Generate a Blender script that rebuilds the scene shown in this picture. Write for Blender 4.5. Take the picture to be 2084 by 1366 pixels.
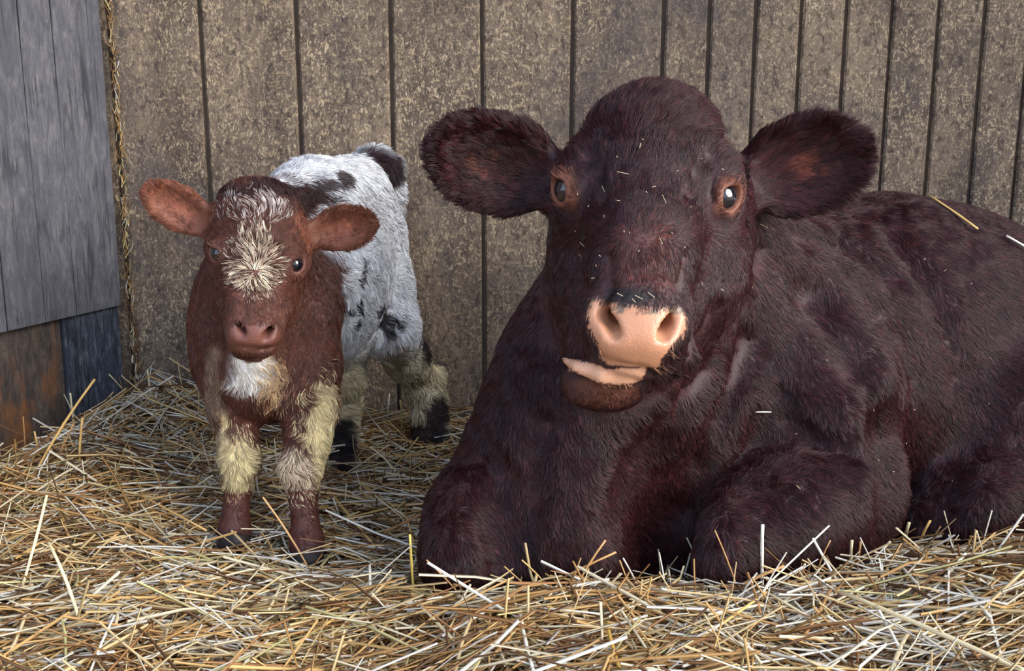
import bpy, math, random
import numpy as np
from mathutils import Vector, Matrix

# ------------------------------------------------------------------ camera, sky, sun, exposure
for o in list(bpy.data.objects): bpy.data.objects.remove(o)
scene = bpy.context.scene
COL = scene.collection
F_PX = 2557.0; PITCH = math.radians(14.0); CAM_H = 0.90
cam_d = bpy.data.cameras.new('camera'); cam = bpy.data.objects.new('camera', cam_d); COL.objects.link(cam)
cam_d.sensor_width = 36.0; cam_d.lens = F_PX/2084*36.0
cam.location = (0, 0, CAM_H); cam.rotation_euler = (math.pi/2-PITCH, 0, 0)
cam_d.clip_start = 0.05
scene.camera = cam

world = bpy.data.worlds.new('sky'); scene.world = world; world.use_nodes = True
wn = world.node_tree; wn.nodes.clear()
wout = wn.nodes.new('ShaderNodeOutputWorld'); wbg = wn.nodes.new('ShaderNodeBackground')
wtc = wn.nodes.new('ShaderNodeTexCoord'); wsep = wn.nodes.new('ShaderNodeSeparateXYZ'); wr = wn.nodes.new('ShaderNodeValToRGB')
wn.links.new(wtc.outputs['Generated'], wsep.inputs[0]); wn.links.new(wsep.outputs['Z'], wr.inputs[0])
wr.color_ramp.elements[0].position = 0.0; wr.color_ramp.elements[0].color = (0.86, 0.90, 1.0, 1)
wr.color_ramp.elements[1].position = 0.6; wr.color_ramp.elements[1].color = (0.50, 0.66, 1.0, 1)
wn.links.new(wr.outputs[0], wbg.inputs[0]); wbg.inputs[1].default_value = 0.80
wn.links.new(wbg.outputs[0], wout.inputs[0])

sun_d = bpy.data.lights.new('sun_offscreen', 'SUN'); sun = bpy.data.objects.new('sun_offscreen', sun_d); COL.objects.link(sun)
sun_d.energy = 2.5; sun_d.angle = math.radians(50); sun_d.color = (1.0, 0.95, 0.88)
sun.location = (2, -2, 3)
sun.rotation_euler = Vector((-0.82, 0.50, -0.42)).to_track_quat('-Z', 'Y').to_euler()

vs = scene.view_settings
vs.view_transform = 'Standard'; vs.look = 'None'; vs.gamma = 1.0; vs.use_curve_mapping = False
vs.exposure = 1.22

# ------------------------------------------------------------------ helpers
rng = np.random.default_rng(7)
CP, SP = math.cos(PITCH), math.sin(PITCH)
def P(px, py, Y):
    """point at world distance Y on the ray of a photo pixel"""
    u = (px-1042)/F_PX; v = (683-py)/F_PX
    dy = CP+v*SP; dz = -SP+v*CP
    t = Y/dy
    return np.array([u*t, Y, CAM_H+dz*t])
def proj(p):
    x, y, z = p[:, 0], p[:, 1], p[:, 2]-CAM_H
    d = y*CP-z*SP; up = y*SP+z*CP
    return 1042+F_PX*x/d, 683-F_PX*up/d
def srgb(r, g, b):
    f = lambda c: (c/255/12.92) if c/255 <= 0.04045 else ((c/255+0.055)/1.055)**2.4
    return np.array([f(r), f(g), f(b)])
def tag(o, label=None, cat=None, group=None, kind=None):
    if label: o['label'] = label
    if cat: o['category'] = cat
    if group: o['group'] = group
    if kind: o['kind'] = kind
    return o
def empty(name, loc):
    o = bpy.data.objects.new(name, None); COL.objects.link(o); o.location = loc; o.empty_display_size = 0.05
    return o
def mesh_np(name, verts, faces, mat, parent=None, col=None, smooth=True, wet=None):
    me = bpy.data.meshes.new(name)
    verts = np.asarray(verts, np.float32); faces = np.asarray(faces, np.int32)
    n = faces.shape[1]
    me.vertices.add(len(verts)); me.vertices.foreach_set('co', verts.ravel())
    me.loops.add(faces.size); me.loops.foreach_set('vertex_index', faces.ravel())
    me.polygons.add(len(faces))
    me.polygons.foreach_set('loop_start', np.arange(0, faces.size, n, dtype=np.int32))
    me.polygons.foreach_set('loop_total', np.full(len(faces), n, np.int32))
    if smooth: me.polygons.foreach_set('use_smooth', np.ones(len(faces), bool))
    if col is not None:
        a = me.attributes.new('col', 'FLOAT_COLOR', 'POINT')
        c = np.ones((len(verts), 4), np.float32); c[:, :3] = col
        if wet is not None: c[:, 3] = 1-wet
        a.data.foreach_set('color', c.ravel())
    me.update(); me.validate()
    if mat: me.materials.append(mat)
    o = bpy.data.objects.new(name, me); COL.objects.link(o)
    if parent:
        o.parent = parent
        o.matrix_parent_inverse = Matrix.Translation(-Vector(parent.location))
    return o
def obj_py(name, verts, faces, mat, parent=None, smooth=False):
    me = bpy.data.meshes.new(name); me.from_pydata([tuple(map(float, v)) for v in verts], [], faces); me.update()
    if smooth: me.polygons.foreach_set('use_smooth', [True]*len(me.polygons))
    if mat: me.materials.append(mat)
    o = bpy.data.objects.new(name, me); COL.objects.link(o)
    if parent:
        o.parent = parent
        o.matrix_parent_inverse = Matrix.Translation(-Vector(parent.location))
    return o

# value noise
_h = rng.random(4096).astype(np.float32)
_perm = rng.permutation(4096)
def vnoise(p, scale, seed=0):
    q = p*scale+seed*17.31
    i = np.floor(q).astype(np.int64); f = (q-i).astype(np.float32); f = f*f*(3-2*f)
    r = np.zeros(len(p), np.float32)
    for dx in (0, 1):
        for dy in (0, 1):
            for dz in (0, 1):
                h = _perm[(i[:, 0]+dx) & 4095]; h = _perm[(h+i[:, 1]+dy) & 4095]; h = _perm[(h+i[:, 2]+dz) & 4095]
                w = (f[:, 0] if dx else 1-f[:, 0])*(f[:, 1] if dy else 1-f[:, 1])*(f[:, 2] if dz else 1-f[:, 2])
                r += w*_h[h]
    return r
def fbm(p, scale, seed=0, oct=3):
    r = 0; a = 0.5
    for k in range(oct):
        r = r+a*vnoise(p, scale*2**k, seed+k); a *= 0.5
    return r/(1-0.5**oct)
def sstep(x, a, b):
    t = np.clip((x-a)/(b-a), 0, 1); return t*t*(3-2*t)
def inpoly(x, y, poly):
    r = np.zeros(len(x), bool); n = len(poly)
    for i in range(n):
        x1, y1 = poly[i]; x2, y2 = poly[(i+1) % n]
        if y1 == y2: continue
        c = ((y1 > y) != (y2 > y)) & (x < (x2-x1)*(y-y1)/(y2-y1)+x1)
        r ^= c
    return r

# ---- implicit modelling: smooth unions of tapered limbs and ellipsoids, meshed with surface nets
class Field:
    def __init__(s, xs, ys, zs):
        s.a = [np.asarray(v, np.float32) for v in (xs, ys, zs)]
        s.F = np.full([len(v) for v in s.a], 0.25, np.float32)
    def box(s, lo, hi):
        sl = []
        for k in range(3):
            i0 = max(0, np.searchsorted(s.a[k], lo[k])-1); i1 = min(len(s.a[k]), np.searchsorted(s.a[k], hi[k])+1)
            sl.append(slice(i0, max(i0+1, i1)))
        return tuple(sl)
    def grid(s, sl):
        return [s.a[0][sl[0]][:, None, None], s.a[1][sl[1]][None, :, None], s.a[2][sl[2]][None, None, :]]
    def comb(s, sl, d, k, mode):
        f = s.F[sl]
        if mode == 'sub':
            h = np.maximum(k-np.abs(f+d), 0)/k
            s.F[sl] = np.maximum(f, -d)+h*h*k*0.25
        else:
            h = np.maximum(k-np.abs(f-d), 0)/k
            s.F[sl] = np.minimum(f, d)-h*h*k*0.25
    def cone(s, a, b, ra, rb, k=0.03, mode='add', flat=None):
        a = np.asarray(a, float); b = np.asarray(b, float); pad = k+0.03
        lo = np.minimum(a-ra, b-rb)-pad; hi = np.maximum(a+ra, b+rb)+pad
        sl = s.box(lo, hi); X, Y, Z = s.grid(sl)
        ba = b-a; L = max(ba@ba, 1e-9)
        x, y, z = X-a[0], Y-a[1], Z-a[2]
        t = np.clip((x*ba[0]+y*ba[1]+z*ba[2])/L, 0, 1)
        x, y, z = x-t*ba[0], y-t*ba[1], z-t*ba[2]
        d = np.sqrt(x*x+y*y+z*z)-(ra+(rb-ra)*t)
        s.comb(sl, d.astype(np.float32), k, mode)
    def chain(s, pts, k=0.03, mode='add'):
        for (a, ra), (b, rb) in zip(pts[:-1], pts[1:]): s.cone(a, b, ra, rb, k, mode)
    def ell(s, c, r, ax=None, k=0.03, mode='add', n=2.0):
        """ellipsoid (n=2) or boxier superellipsoid; ax = 3 rows of unit axes"""
        c = np.asarray(c, float); r = np.asarray(r, float); R = np.eye(3) if ax is None else np.asarray(ax, float)
        ext = np.sqrt(((R.T*r)**2).sum(1)) if n == 2 else np.abs(R.T*r).sum(1); pad = k+0.03
        sl = s.box(c-ext-pad, c+ext+pad); X, Y, Z = s.grid(sl)
        x, y, z = X-c[0], Y-c[1], Z-c[2]
        q = [R[i, 0]*x+R[i, 1]*y+R[i, 2]*z for i in range(3)]
        if n == 2:
            k0 = np.sqrt(sum((q[i]/r[i])**2 for i in range(3)))+1e-6
            k1 = np.sqrt(sum((q[i]/r[i]**2)**2 for i in range(3)))+1e-6
            d = k0*(k0-1)/k1
        else:
            k0 = sum(np.abs(q[i]/r[i])**n for i in range(3))**(1/n)+1e-6
            e = np.sqrt(q[0]**2+q[1]**2+q[2]**2)
            d = e*(1-1/k0)
        s.comb(sl, d.astype(np.float32), k, mode)
    def at(s, p):
        idx = []; ok = np.ones(len(p), bool)
        for k in range(3):
            i = np.searchsorted(s.a[k], p[:, k]); ok &= (i > 0) & (i < len(s.a[k])); idx.append(np.clip(i, 0, len(s.a[k])-1))
        return np.where(ok, s.F[idx[0], idx[1], idx[2]], 0.25)
    def surf(s, px, py, y0=1.5, y1=2.8):
        """first point of the surface along the ray of a photo pixel"""
        Ys = np.arange(y0, y1, .002); p = np.stack([P(px, py, Y) for Y in Ys])
        i = np.argmax(s.at(p) < 0); return p[i], Ys[i]
    def crease(s, pix, r, k, push=0.0, y0=1.5):
        """fold line drawn on the surface"""
        pts = [P(x, y, s.surf(x, y, y0)[1]+push) for x, y in pix]
        for a, b in zip(pts[:-1], pts[1:]): s.cone(a, b, r, r, k, 'sub')
    def mesh(s, smooth=3):
        F = s.F; nx, ny, nz = F.shape; S = F < 0
        C = S[:-1, :-1, :-1].astype(np.int8)
        for dx in (0, 1):
            for dy in (0, 1):
                for dz in (0, 1):
                    if dx+dy+dz: C = C+S[dx:nx-1+dx, dy:ny-1+dy, dz:nz-1+dz]
        act = np.argwhere((C > 0) & (C < 8)); del C
        idm = np.full((nx-1, ny-1, nz-1), -1, np.int32); idm[act[:, 0], act[:, 1], act[:, 2]] = np.arange(len(act))
        acc = np.zeros((len(act), 3)); cnt = np.zeros(len(act))
        cor = [(i, j, k) for i in (0, 1) for j in (0, 1) for k in (0, 1)]
        pos = {}; val = {}
        for c in cor:
            ii = act+np.array(c)
            pos[c] = np.stack([s.a[k][ii[:, k]] for k in range(3)], 1); val[c] = F[ii[:, 0], ii[:, 1], ii[:, 2]]
        for a in cor:
            for ax in range(3):
                if a[ax] == 0:
                    b = list(a); b[ax] = 1; b = tuple(b)
                    m = (val[a] < 0) != (val[b] < 0)
                    t = np.where(m, val[a]/np.where(m, val[a]-val[b], 1), 0)
                    acc += np.where(m[:, None], pos[a]+t[:, None]*(pos[b]-pos[a]), 0); cnt += m
        V = acc/cnt[:, None]
        quads = []
        for ax in range(3):
            A = [slice(None)]*3; B = [slice(None)]*3; A[ax] = slice(0, -1); B[ax] = slice(1, None)
            o1, o2 = [k for k in range(3) if k != ax]
            sa, sb = S[tuple(A)], S[tuple(B)]
            e = np.argwhere(sa != sb); e = e[(e[:, o1] > 0) & (e[:, o2] > 0) & (e[:, o1] < F.shape[o1]-1) & (e[:, o2] < F.shape[o2]-1)]
            fl = sa[e[:, 0], e[:, 1], e[:, 2]]
            def g(d1, d2):
                i = e.copy(); i[:, o1] += d1; i[:, o2] += d2
                return idm[i[:, 0], i[:, 1], i[:, 2]]
            q = np.stack([g(-1, -1), g(0, -1), g(0, 0), g(-1, 0)], 1)
            if ax == 1: fl = ~fl
            q[~fl] = q[~fl][:, ::-1]
            quads.append(q)
        Q = np.concatenate(quads); Q = Q[(Q >= 0).all(1)]
        E = np.concatenate([Q[:, [0, 1]], Q[:, [1, 2]], Q[:, [2, 3]], Q[:, [3, 0]]])
        n = len(V); deg = np.bincount(E.ravel(), minlength=n)[:, None]
        deg = np.maximum(deg, 1)
        for it in range(smooth):
            for lam in (0.5, -0.5 if it < smooth-1 else 0.0):
                if lam == 0: continue
                s2 = np.stack([np.bincount(E[:, 0], V[E[:, 1], k], n)+np.bincount(E[:, 1], V[E[:, 0], k], n) for k in range(3)], 1)
                V = V+lam*(s2/deg-V)
        return V, Q
def axis_coords(*segs):
    """piecewise spacing: (start, end, step) ..."""
    out = []
    for a, b, st in segs: out.append(np.arange(a, b, st))
    return np.concatenate(out)
def vnormals(V, Q):
    n = np.cross(V[Q[:, 2]]-V[Q[:, 0]], V[Q[:, 3]]-V[Q[:, 1]])
    N = np.stack([np.bincount(Q.ravel(), np.repeat(n[:, k], 4), len(V)) for k in range(3)], 1)
    return N/np.maximum(np.linalg.norm(N, axis=1), 1e-12)[:, None]

def grow_hair(name, V, Q, N, col, dens, length, flow, lift, mat, parent, n, width=0.0006, npt=4, clump=0.35, seed=1, curl=0.0, cull=-0.35, jit=0.25, cscale=70, cvar=.25, tuft=.006, tuftw=.6, alt=None, altp=None):
    """fur as a hair-curves part: roots over the skin, combed along the flow field"""
    r = np.random.default_rng(seed)
    T = np.concatenate([Q[:, [0, 1, 2]], Q[:, [0, 2, 3]]])
    a, b, c = V[T[:, 0]], V[T[:, 1]], V[T[:, 2]]
    area = 0.5*np.linalg.norm(np.cross(b-a, c-a), axis=1)
    ctr = (a+b+c)/3; fn = N[T[:, 0]]
    tocam = np.array([0, 0, CAM_H])-ctr; tocam /= np.linalg.norm(tocam, axis=1)[:, None]
    w = area*dens[T].mean(1); w[(fn*tocam).sum(1) < cull] = 0
    cs = np.cumsum(w); ti = np.searchsorted(cs, r.random(n)*cs[-1]); ti = np.clip(ti, 0, len(T)-1)
    u = r.random(n); v = r.random(n); m = u+v > 1; u[m] = 1-u[m]; v[m] = 1-v[m]; wq = 1-u-v
    def itp(A): return A[T[ti, 0]]*(wq[:, None])+A[T[ti, 1]]*u[:, None]+A[T[ti, 2]]*v[:, None]
    p = itp(V); nn = itp(N); nn /= np.linalg.norm(nn, axis=1)[:, None]
    L = itp(length[:, None])[:, 0]*(0.6+0.6*r.random(n)); cl = itp(col); lf = itp(lift[:, None])[:, 0]
    fl = itp(flow)
    jx = np.stack([vnoise(p, cscale, 3+k)-0.5 for k in range(3)], 1)*2
    fl = fl/np.maximum(np.linalg.norm(fl, axis=1), 1e-9)[:, None]+jx*clump*1.6+r.normal(0, jit, (n, 3))*0.6
    fl -= (fl*nn).sum(1)[:, None]*nn
    fl /= np.maximum(np.linalg.norm(fl, axis=1), 1e-9)[:, None]
    side = np.cross(nn, fl)
    pts = np.zeros((n, npt, 3), np.float32)
    pts[:, 0] = p-nn*0.001
    cur = pts[:, 0].copy(); seg = (L/(npt-1))[:, None]
    cph = (vnoise(p, 45, 9)-0.5)*2*curl
    for k in range(1, npt):
        t = (k-0.5)/(npt-1)
        l = np.clip(lf*(1.25-0.75*t), 0, 1)[:, None]
        d = fl*np.sqrt(1-l*l)+nn*l+side*(cph*t*2)[:, None]
        cur = cur+d*seg; pts[:, k] = cur
    # tufts: tips draw together within small irregular cells
    wp = p+np.stack([vnoise(p, .6/tuft, 31+k)-.5 for k in range(3)], 1)*tuft*1.6
    ci = np.floor(wp/tuft).astype(np.int64); key = (ci[:, 0]*73856093) ^ (ci[:, 1]*19349663) ^ (ci[:, 2]*83492791)
    _, inv = np.unique(key, return_inverse=True); cnt = np.bincount(inv).astype(float)
    for k in range(1, npt):
        mk = np.stack([np.bincount(inv, pts[:, k, a_])/cnt for a_ in range(3)], 1)[inv]
        w_ = (tuftw*(k/(npt-1))**1.3*np.clip(L/.02, .15, 1))[:, None]
        pts[:, k] = pts[:, k]*(1-w_)+mk*w_
    tv_ = r.normal(0, cvar*.7, len(cnt))[inv]
    if alt is not None:
        m_ = r.random(n) < itp(altp[:, None])[:, 0]+tv_*.5*(itp(altp[:, None])[:, 0] > .05); ac = itp(alt); cl = np.where(m_[:, None], ac, cl)
    cu = bpy.data.hair_curves.new(name)
    cu.add_curves([npt]*n)
    cu.attributes['position'].data.foreach_set('vector', pts.ravel())
    rad = (np.array([1.0, 0.95, 0.75, 0.5, 0.25]) if npt == 5 else np.array([1.0, 0.9, 0.65, 0.2]))*width*0.5
    ra = cu.attributes.get('radius') or cu.attributes.new('radius', 'FLOAT', 'POINT')
    ra.data.foreach_set('value', np.tile(rad, n).astype(np.float32))
    ca = cu.attributes.new('col', 'FLOAT_COLOR', 'CURVE')
    c4 = np.ones((n, 4), np.float32); c4[:, :3] = np.clip(cl*np.exp(r.normal(0, cvar, n)*.6+tv_)[:, None], 0.001, 0.95)
    ca.data.foreach_set('color', c4.ravel())
    cu.materials.append(mat)
    o = bpy.data.objects.new(name, cu); COL.objects.link(o)
    if parent:
        o.parent = parent; o.matrix_parent_inverse = Matrix.Translation(-Vector(parent.location))
    return o

# ------------------------------------------------------------------ materials
def newmat(name):
    m = bpy.data.materials.new(name); m.use_nodes = True; nt = m.node_tree; nt.nodes.clear()
    out = nt.nodes.new('ShaderNodeOutputMaterial'); b = nt.nodes.new('ShaderNodeBsdfPrincipled')
    nt.links.new(b.outputs[0], out.inputs[0])
    return m, nt, b
def N_(nt, t, **kw):
    n = nt.nodes.new(t)
    for k, v in kw.items(): setattr(n, k, v)
    return n
def noise(nt, vec, scale, detail=4, rough=0.6, dist=0.0):
    n = nt.nodes.new('ShaderNodeTexNoise'); nt.links.new(vec, n.inputs['Vector'])
    n.inputs['Scale'].default_value = scale; n.inputs['Detail'].default_value = detail
    n.inputs['Roughness'].default_value = rough; n.inputs['Distortion'].default_value = dist
    return n.outputs[0]
def ramp(nt, fac, stops):
    r = nt.nodes.new('ShaderNodeValToRGB'); nt.links.new(fac, r.inputs[0]); e = r.color_ramp.elements
    while len(e) < len(stops): e.new(0.5)
    for el, (p, c) in zip(e, stops):
        el.position = p; el.color = (c, c, c, 1) if np.isscalar(c) else (*c, 1)
    return r.outputs[0]
def mapping(nt, vec, scale=(1, 1, 1), loc=(0, 0, 0)):
    m = nt.nodes.new('ShaderNodeMapping'); nt.links.new(vec, m.inputs[0])
    m.inputs['Scale'].default_value = scale; m.inputs['Location'].default_value = loc
    return m.outputs[0]
def mix(nt, fac, a, b, mode='MIX'):
    m = nt.nodes.new('ShaderNodeMix'); m.data_type = 'RGBA'; m.blend_type = mode
    for s, v in ((m.inputs[0], fac), (m.inputs[6], a), (m.inputs[7], b)):
        if hasattr(v, 'is_linked') or hasattr(v, 'links'): nt.links.new(v, s)
        elif np.isscalar(v): s.default_value = v
        else: s.default_value = (*v, 1)
    return m.outputs[2]
def bump(nt, b, h, strength=0.4, dist=0.004):
    n = nt.nodes.new('ShaderNodeBump'); n.inputs['Strength'].default_value = strength; n.inputs['Distance'].default_value = dist
    nt.links.new(h, n.inputs['Height']); nt.links.new(n.outputs[0], b.inputs['Normal'])
def math_(nt, op, a, b):
    m = nt.nodes.new('ShaderNodeMath'); m.operation = op
    for s, v in ((m.inputs[0], a), (m.inputs[1], b)):
        if np.isscalar(v): s.default_value = v
        else: nt.links.new(v, s)
    return m.outputs[0]

def attr_mat(name, rough, spec=0.5, bumpscale=None, coat=0.0):
    m, nt, b = newmat(name)
    a = N_(nt, 'ShaderNodeAttribute', attribute_name='col')
    nt.links.new(a.outputs['Color'], b.inputs['Base Color'])
    b.inputs['Roughness'].default_value = rough; b.inputs['Specular IOR Level'].default_value = spec
    b.inputs['Coat Weight'].default_value = coat
    if bumpscale:
        tc = N_(nt, 'ShaderNodeTexCoord'); bump(nt, b, noise(nt, tc.outputs['Object'], bumpscale, 3), 0.45, 0.002)
    return m
M_skin = attr_mat('animal_skin', 0.5, 0.5, 300)
_nt = M_skin.node_tree; _b = [n for n in _nt.nodes if n.type == 'BSDF_PRINCIPLED'][0]; _a = [n for n in _nt.nodes if n.type == 'ATTRIBUTE'][0]
_nt.links.new(ramp(_nt, _a.outputs['Alpha'], [(0.0, 0.2), (1.0, 0.6)]), _b.inputs['Roughness'])
M_fur_cow = attr_mat('cow_fur', 0.40, 0.38)
M_fur_calf = attr_mat('calf_fur', 0.55, 0.35)
M_straw = attr_mat('straw', 0.5, 0.35)

def siding_mat():
    m, nt, b = newmat('plywood_siding')
    tc = N_(nt, 'ShaderNodeTexCoord'); v = tc.outputs['Object']
    mid = noise(nt, mapping(nt, v, (9, 9, 3)), 1.0, 5, 0.7)
    base = ramp(nt, mid, [(0.3, srgb(84, 71, 62)), (0.5, srgb(114, 99, 85)), (0.7, srgb(140, 122, 103))])
    # caked dust and chaff: curly pale flecks
    fl = noise(nt, mapping(nt, v, (150, 150, 85)), 1.0, 3, 0.55, 1.4)
    flm = ramp(nt, fl, [(0.52, 0.0), (0.64, 1.0)])
    fl2 = noise(nt, mapping(nt, v, (30, 30, 160)), 1.0, 2, 0.5, 0.6)
    fl2m = ramp(nt, fl2, [(0.60, 0.0), (0.70, 0.8)])
    amt = ramp(nt, noise(nt, v, 5.0, 4), [(0.35, 0.25), (0.65, 0.8)])
    c = mix(nt, math_(nt, 'MULTIPLY', flm, amt), base, srgb(214, 192, 156))
    c = mix(nt, math_(nt, 'MULTIPLY', fl2m, amt), c, srgb(190, 166, 128))
    dk = noise(nt, mapping(nt, v, (70, 70, 45)), 1.0, 4, 0.7, 0.8)
    c = mix(nt, ramp(nt, dk, [(0.36, 0.75), (0.5, 0.0)]), c, srgb(62, 53, 50))
    # muck smeared on the boards in patches
    stain = ramp(nt, noise(nt, mapping(nt, v, (3.2, 3.2, 2.0), (1.7, .4, 2.1)), 1.0, 5, 0.65, 0.6), [(0.52, 0.0), (0.66, 0.55)])
    c = mix(nt, stain, c, srgb(78, 73, 74))
    nt.links.new(c, b.inputs['Base Color'])
    b.inputs['Roughness'].default_value = 0.8; b.inputs['Specular IOR Level'].default_value = 0.25
    bump(nt, b, math_(nt, 'ADD', fl, math_(nt, 'MULTIPLY', dk, 0.8)), 0.55, 0.004)
    return m
M_siding = siding_mat()
def weathered(name, a, bcol, c2, sc=1.0, stain=None):
    m, nt, b = newmat(name)
    tc = N_(nt, 'ShaderNodeTexCoord'); v = tc.outputs['Object']
    g = noise(nt, mapping(nt, v, (60*sc, 60*sc, 16*sc)), 1.0, 7, 0.8, 0.6)
    big = noise(nt, mapping(nt, v, (5, 5, 3)), 1.0, 5, 0.65)
    c = ramp(nt, g, [(0.3, a), (0.5, bcol), (0.72, c2)])
    c = mix(nt, ramp(nt, big, [(0.35, 0.0), (0.7, 0.75)]), c, a)
    ck = noise(nt, mapping(nt, v, (28, 28, 1.6)), 1.0, 3, 0.5, 0.9)
    ckm = ramp(nt, ck, [(0.47, 0.0), (0.495, 1.0), (0.51, 1.0), (0.535, 0.0)])
    brk = ramp(nt, noise(nt, mapping(nt, v, (12, 12, 6)), 1.0, 2), [(0.45, 0.0), (0.6, 0.6)])
    ckm = math_(nt, 'MULTIPLY', ckm, brk)
    c = mix(nt, ckm, c, tuple(np.array(a)*0.35))
    if stain is not None:
        st = ramp(nt, noise(nt, mapping(nt, v, (9, 9, 3.5), (3, 1, 2)), 1.0, 4, 0.6, 0.5), [(0.5, 0.0), (0.66, 0.85)])
        c = mix(nt, st, c, stain)
    nt.links.new(c, b.inputs['Base Color']); b.inputs['Roughness'].default_value = 0.75
    b.inputs['Specular IOR Level'].default_value = 0.3
    bump(nt, b, math_(nt, 'SUBTRACT', g, math_(nt, 'MULTIPLY', ckm, 0.8)), 0.6, 0.004)
    return m
M_grey = weathered('weathered_panel', srgb(70, 70, 77), srgb(102, 101, 106), srgb(142, 139, 138), 1.0)
M_kick_dark = weathered('blue_black_kickboard', srgb(34, 37, 45), srgb(66, 72, 84), srgb(140, 146, 154), 1.3)
M_kick_brown = weathered('worn_kickboard', srgb(46, 41, 40), srgb(84, 73, 66), srgb(132, 116, 102), 1.3, srgb(140, 88, 44))
def plain(name, c, rough=0.7, ns=None):
    m, nt, b = newmat(name)
    tc = N_(nt, 'ShaderNodeTexCoord'); n = noise(nt, tc.outputs['Object'], ns or 20, 4)
    nt.links.new(ramp(nt, n, [(0.3, np.array(c)*0.7), (0.7, np.array(c)*1.2)]), b.inputs['Base Color'])
    b.inputs['Roughness'].default_value = rough
    return m
M_backing = plain('groove_wood', srgb(104, 86, 70)); M_blocker = plain('blocker_boards', srgb(120, 105, 90)); M_earth = plain('trodden_earth', srgb(120, 105, 82))
M_under = plain('matted_straw', srgb(138, 108, 70), 0.9, 60)
M_caulk = plain('packed_chaff', srgb(150, 126, 88), 0.9, 90)

# ------------------------------------------------------------------ the stall: back wall of grooved siding, left wall, added unseen roof and right wall that block light, floor
WY = 2.86
def plank(name, x0, x1, y, th, z0, z1, mat, parent, bev=0.0025, xf=None):
    """upright board, chamfered front edges, slightly wavering sides; front face at y"""
    nz = 9; zs = np.linspace(z0, z1, nz); vs, fs = [], []
    for i, z in enumerate(zs):
        a = x0+random.uniform(-.0012, .0012); b = x1+random.uniform(-.0012, .0012)
        vs += [(a, y+th, z), (a, y+bev, z), (a+bev, y, z), (b-bev, y, z), (b, y+bev, z), (b, y+th, z)]
    for i in range(nz-1):
        for j in range(6):
            k = (j+1) % 6
            fs.append((i*6+j, i*6+k, (i+1)*6+k, (i+1)*6+j))
    fs.append(tuple(range(5, -1, -1))); fs.append(tuple((nz-1)*6+j for j in range(6)))
    if xf: vs = [xf(*v) for v in vs]
    return obj_py(name, vs, fs, mat, parent)
random.seed(3)
def gx(px): return P(px, 0, WY)[0]
grooves = [215, 403, 600, 793, 980, 1166, 1352, 1446, 1540, 1632, 1725, 1818, 1914, 2008, 2101, 2195, 2289, 2383, 2477, 2570, 2664, 2758]
gxs = [gx(g) for g in grooves]
gxs = [gxs[0]-0.42, gxs[0]-0.21]+gxs
wall_back = obj_py('wall_back', [(gxs[0], WY+.015, -.2), (gxs[-1], WY+.015, -.2), (gxs[-1], WY+.015, 2.9), (gxs[0], WY+.015, 2.9),
                                 (gxs[0], WY+.04, -.2), (gxs[-1], WY+.04, -.2), (gxs[-1], WY+.04, 2.9), (gxs[0], WY+.04, 2.9)],
                   [(0, 1, 2, 3), (7, 6, 5, 4), (0, 4, 5, 1), (1, 5, 6, 2), (2, 6, 7, 3), (3, 7, 4, 0)], M_backing)
tag(wall_back, kind='structure')
for a, b in zip(gxs[:-1], gxs[1:]):
    plank('siding_board', a+.0042, b-.0042, WY, .0155, -.2, 2.9, M_siding, wall_back, .0042)

# left wall: runs from the corner towards the camera, splayed open
corner = P(224, 300, WY-0.05); corner[2] = 0
ldir = np.array([-math.sin(math.radians(33)), -math.cos(math.radians(33))])     # away from the corner
lnor = np.array([math.cos(math.radians(33)), -math.sin(math.radians(33))])      # into the stall
def lxf(x, y, z):    # x: distance from corner along wall, y: depth behind the face
    p = corner[:2]+ldir*x-lnor*y
    return (p[0], p[1], z)
c3 = lambda x, y, z: lxf(x, y, z)
wall_left = obj_py('wall_left', [c3(0, .03, -.2), c3(2.4, .03, -.2), c3(2.4, .03, 2.9), c3(0, .03, 2.9), c3(0, .06, -.2), c3(2.4, .06, -.2), c3(2.4, .06, 2.9), c3(0, .06, 2.9)],
                   [(0, 1, 2, 3), (7, 6, 5, 4), (0, 4, 5, 1), (1, 5, 6, 2), (2, 6, 7, 3), (3, 7, 4, 0)], M_backing)
tag(wall_left, kind='structure')
KZ = 0.272
le = [0, .125, .205, .30, .40, .52, .66, .80, .95, 1.1, 1.3, 1.5, 1.7, 1.9, 2.1, 2.4]
for a, b in zip(le[:-1], le[1:]):
    plank('weathered_board', a+.0008, b-.0008, 0, .03, KZ, 2.9, M_grey, wall_left, .0015, lxf)
ke = [0, .155, .42, .8, 1.2, 1.6, 2.0, 2.4]
for i, (a, b) in enumerate(zip(ke[:-1], ke[1:])):
    plank('kick_board', a+.001, b-.001, .012+(.008 if i == 1 else 0), .03, -.2, KZ+.006, M_kick_dark if i == 0 else M_kick_brown, wall_left, .002, lxf)
ceil_blocker = obj_py('ceiling_blocker', [(-3, 1.3, 2.9), (3, 1.3, 2.9), (3, 3.0, 2.9), (-3, 3.0, 2.9), (-3, 1.3, 2.94), (3, 1.3, 2.94), (3, 3.0, 2.94), (-3, 3.0, 2.94)],
              [(3, 2, 1, 0), (4, 5, 6, 7), (0, 1, 5, 4), (1, 2, 6, 5), (2, 3, 7, 6), (3, 0, 4, 7)], M_blocker)
tag(ceil_blocker, kind='structure')  # unseen roof, added to block overhead sky so light enters from the front
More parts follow.
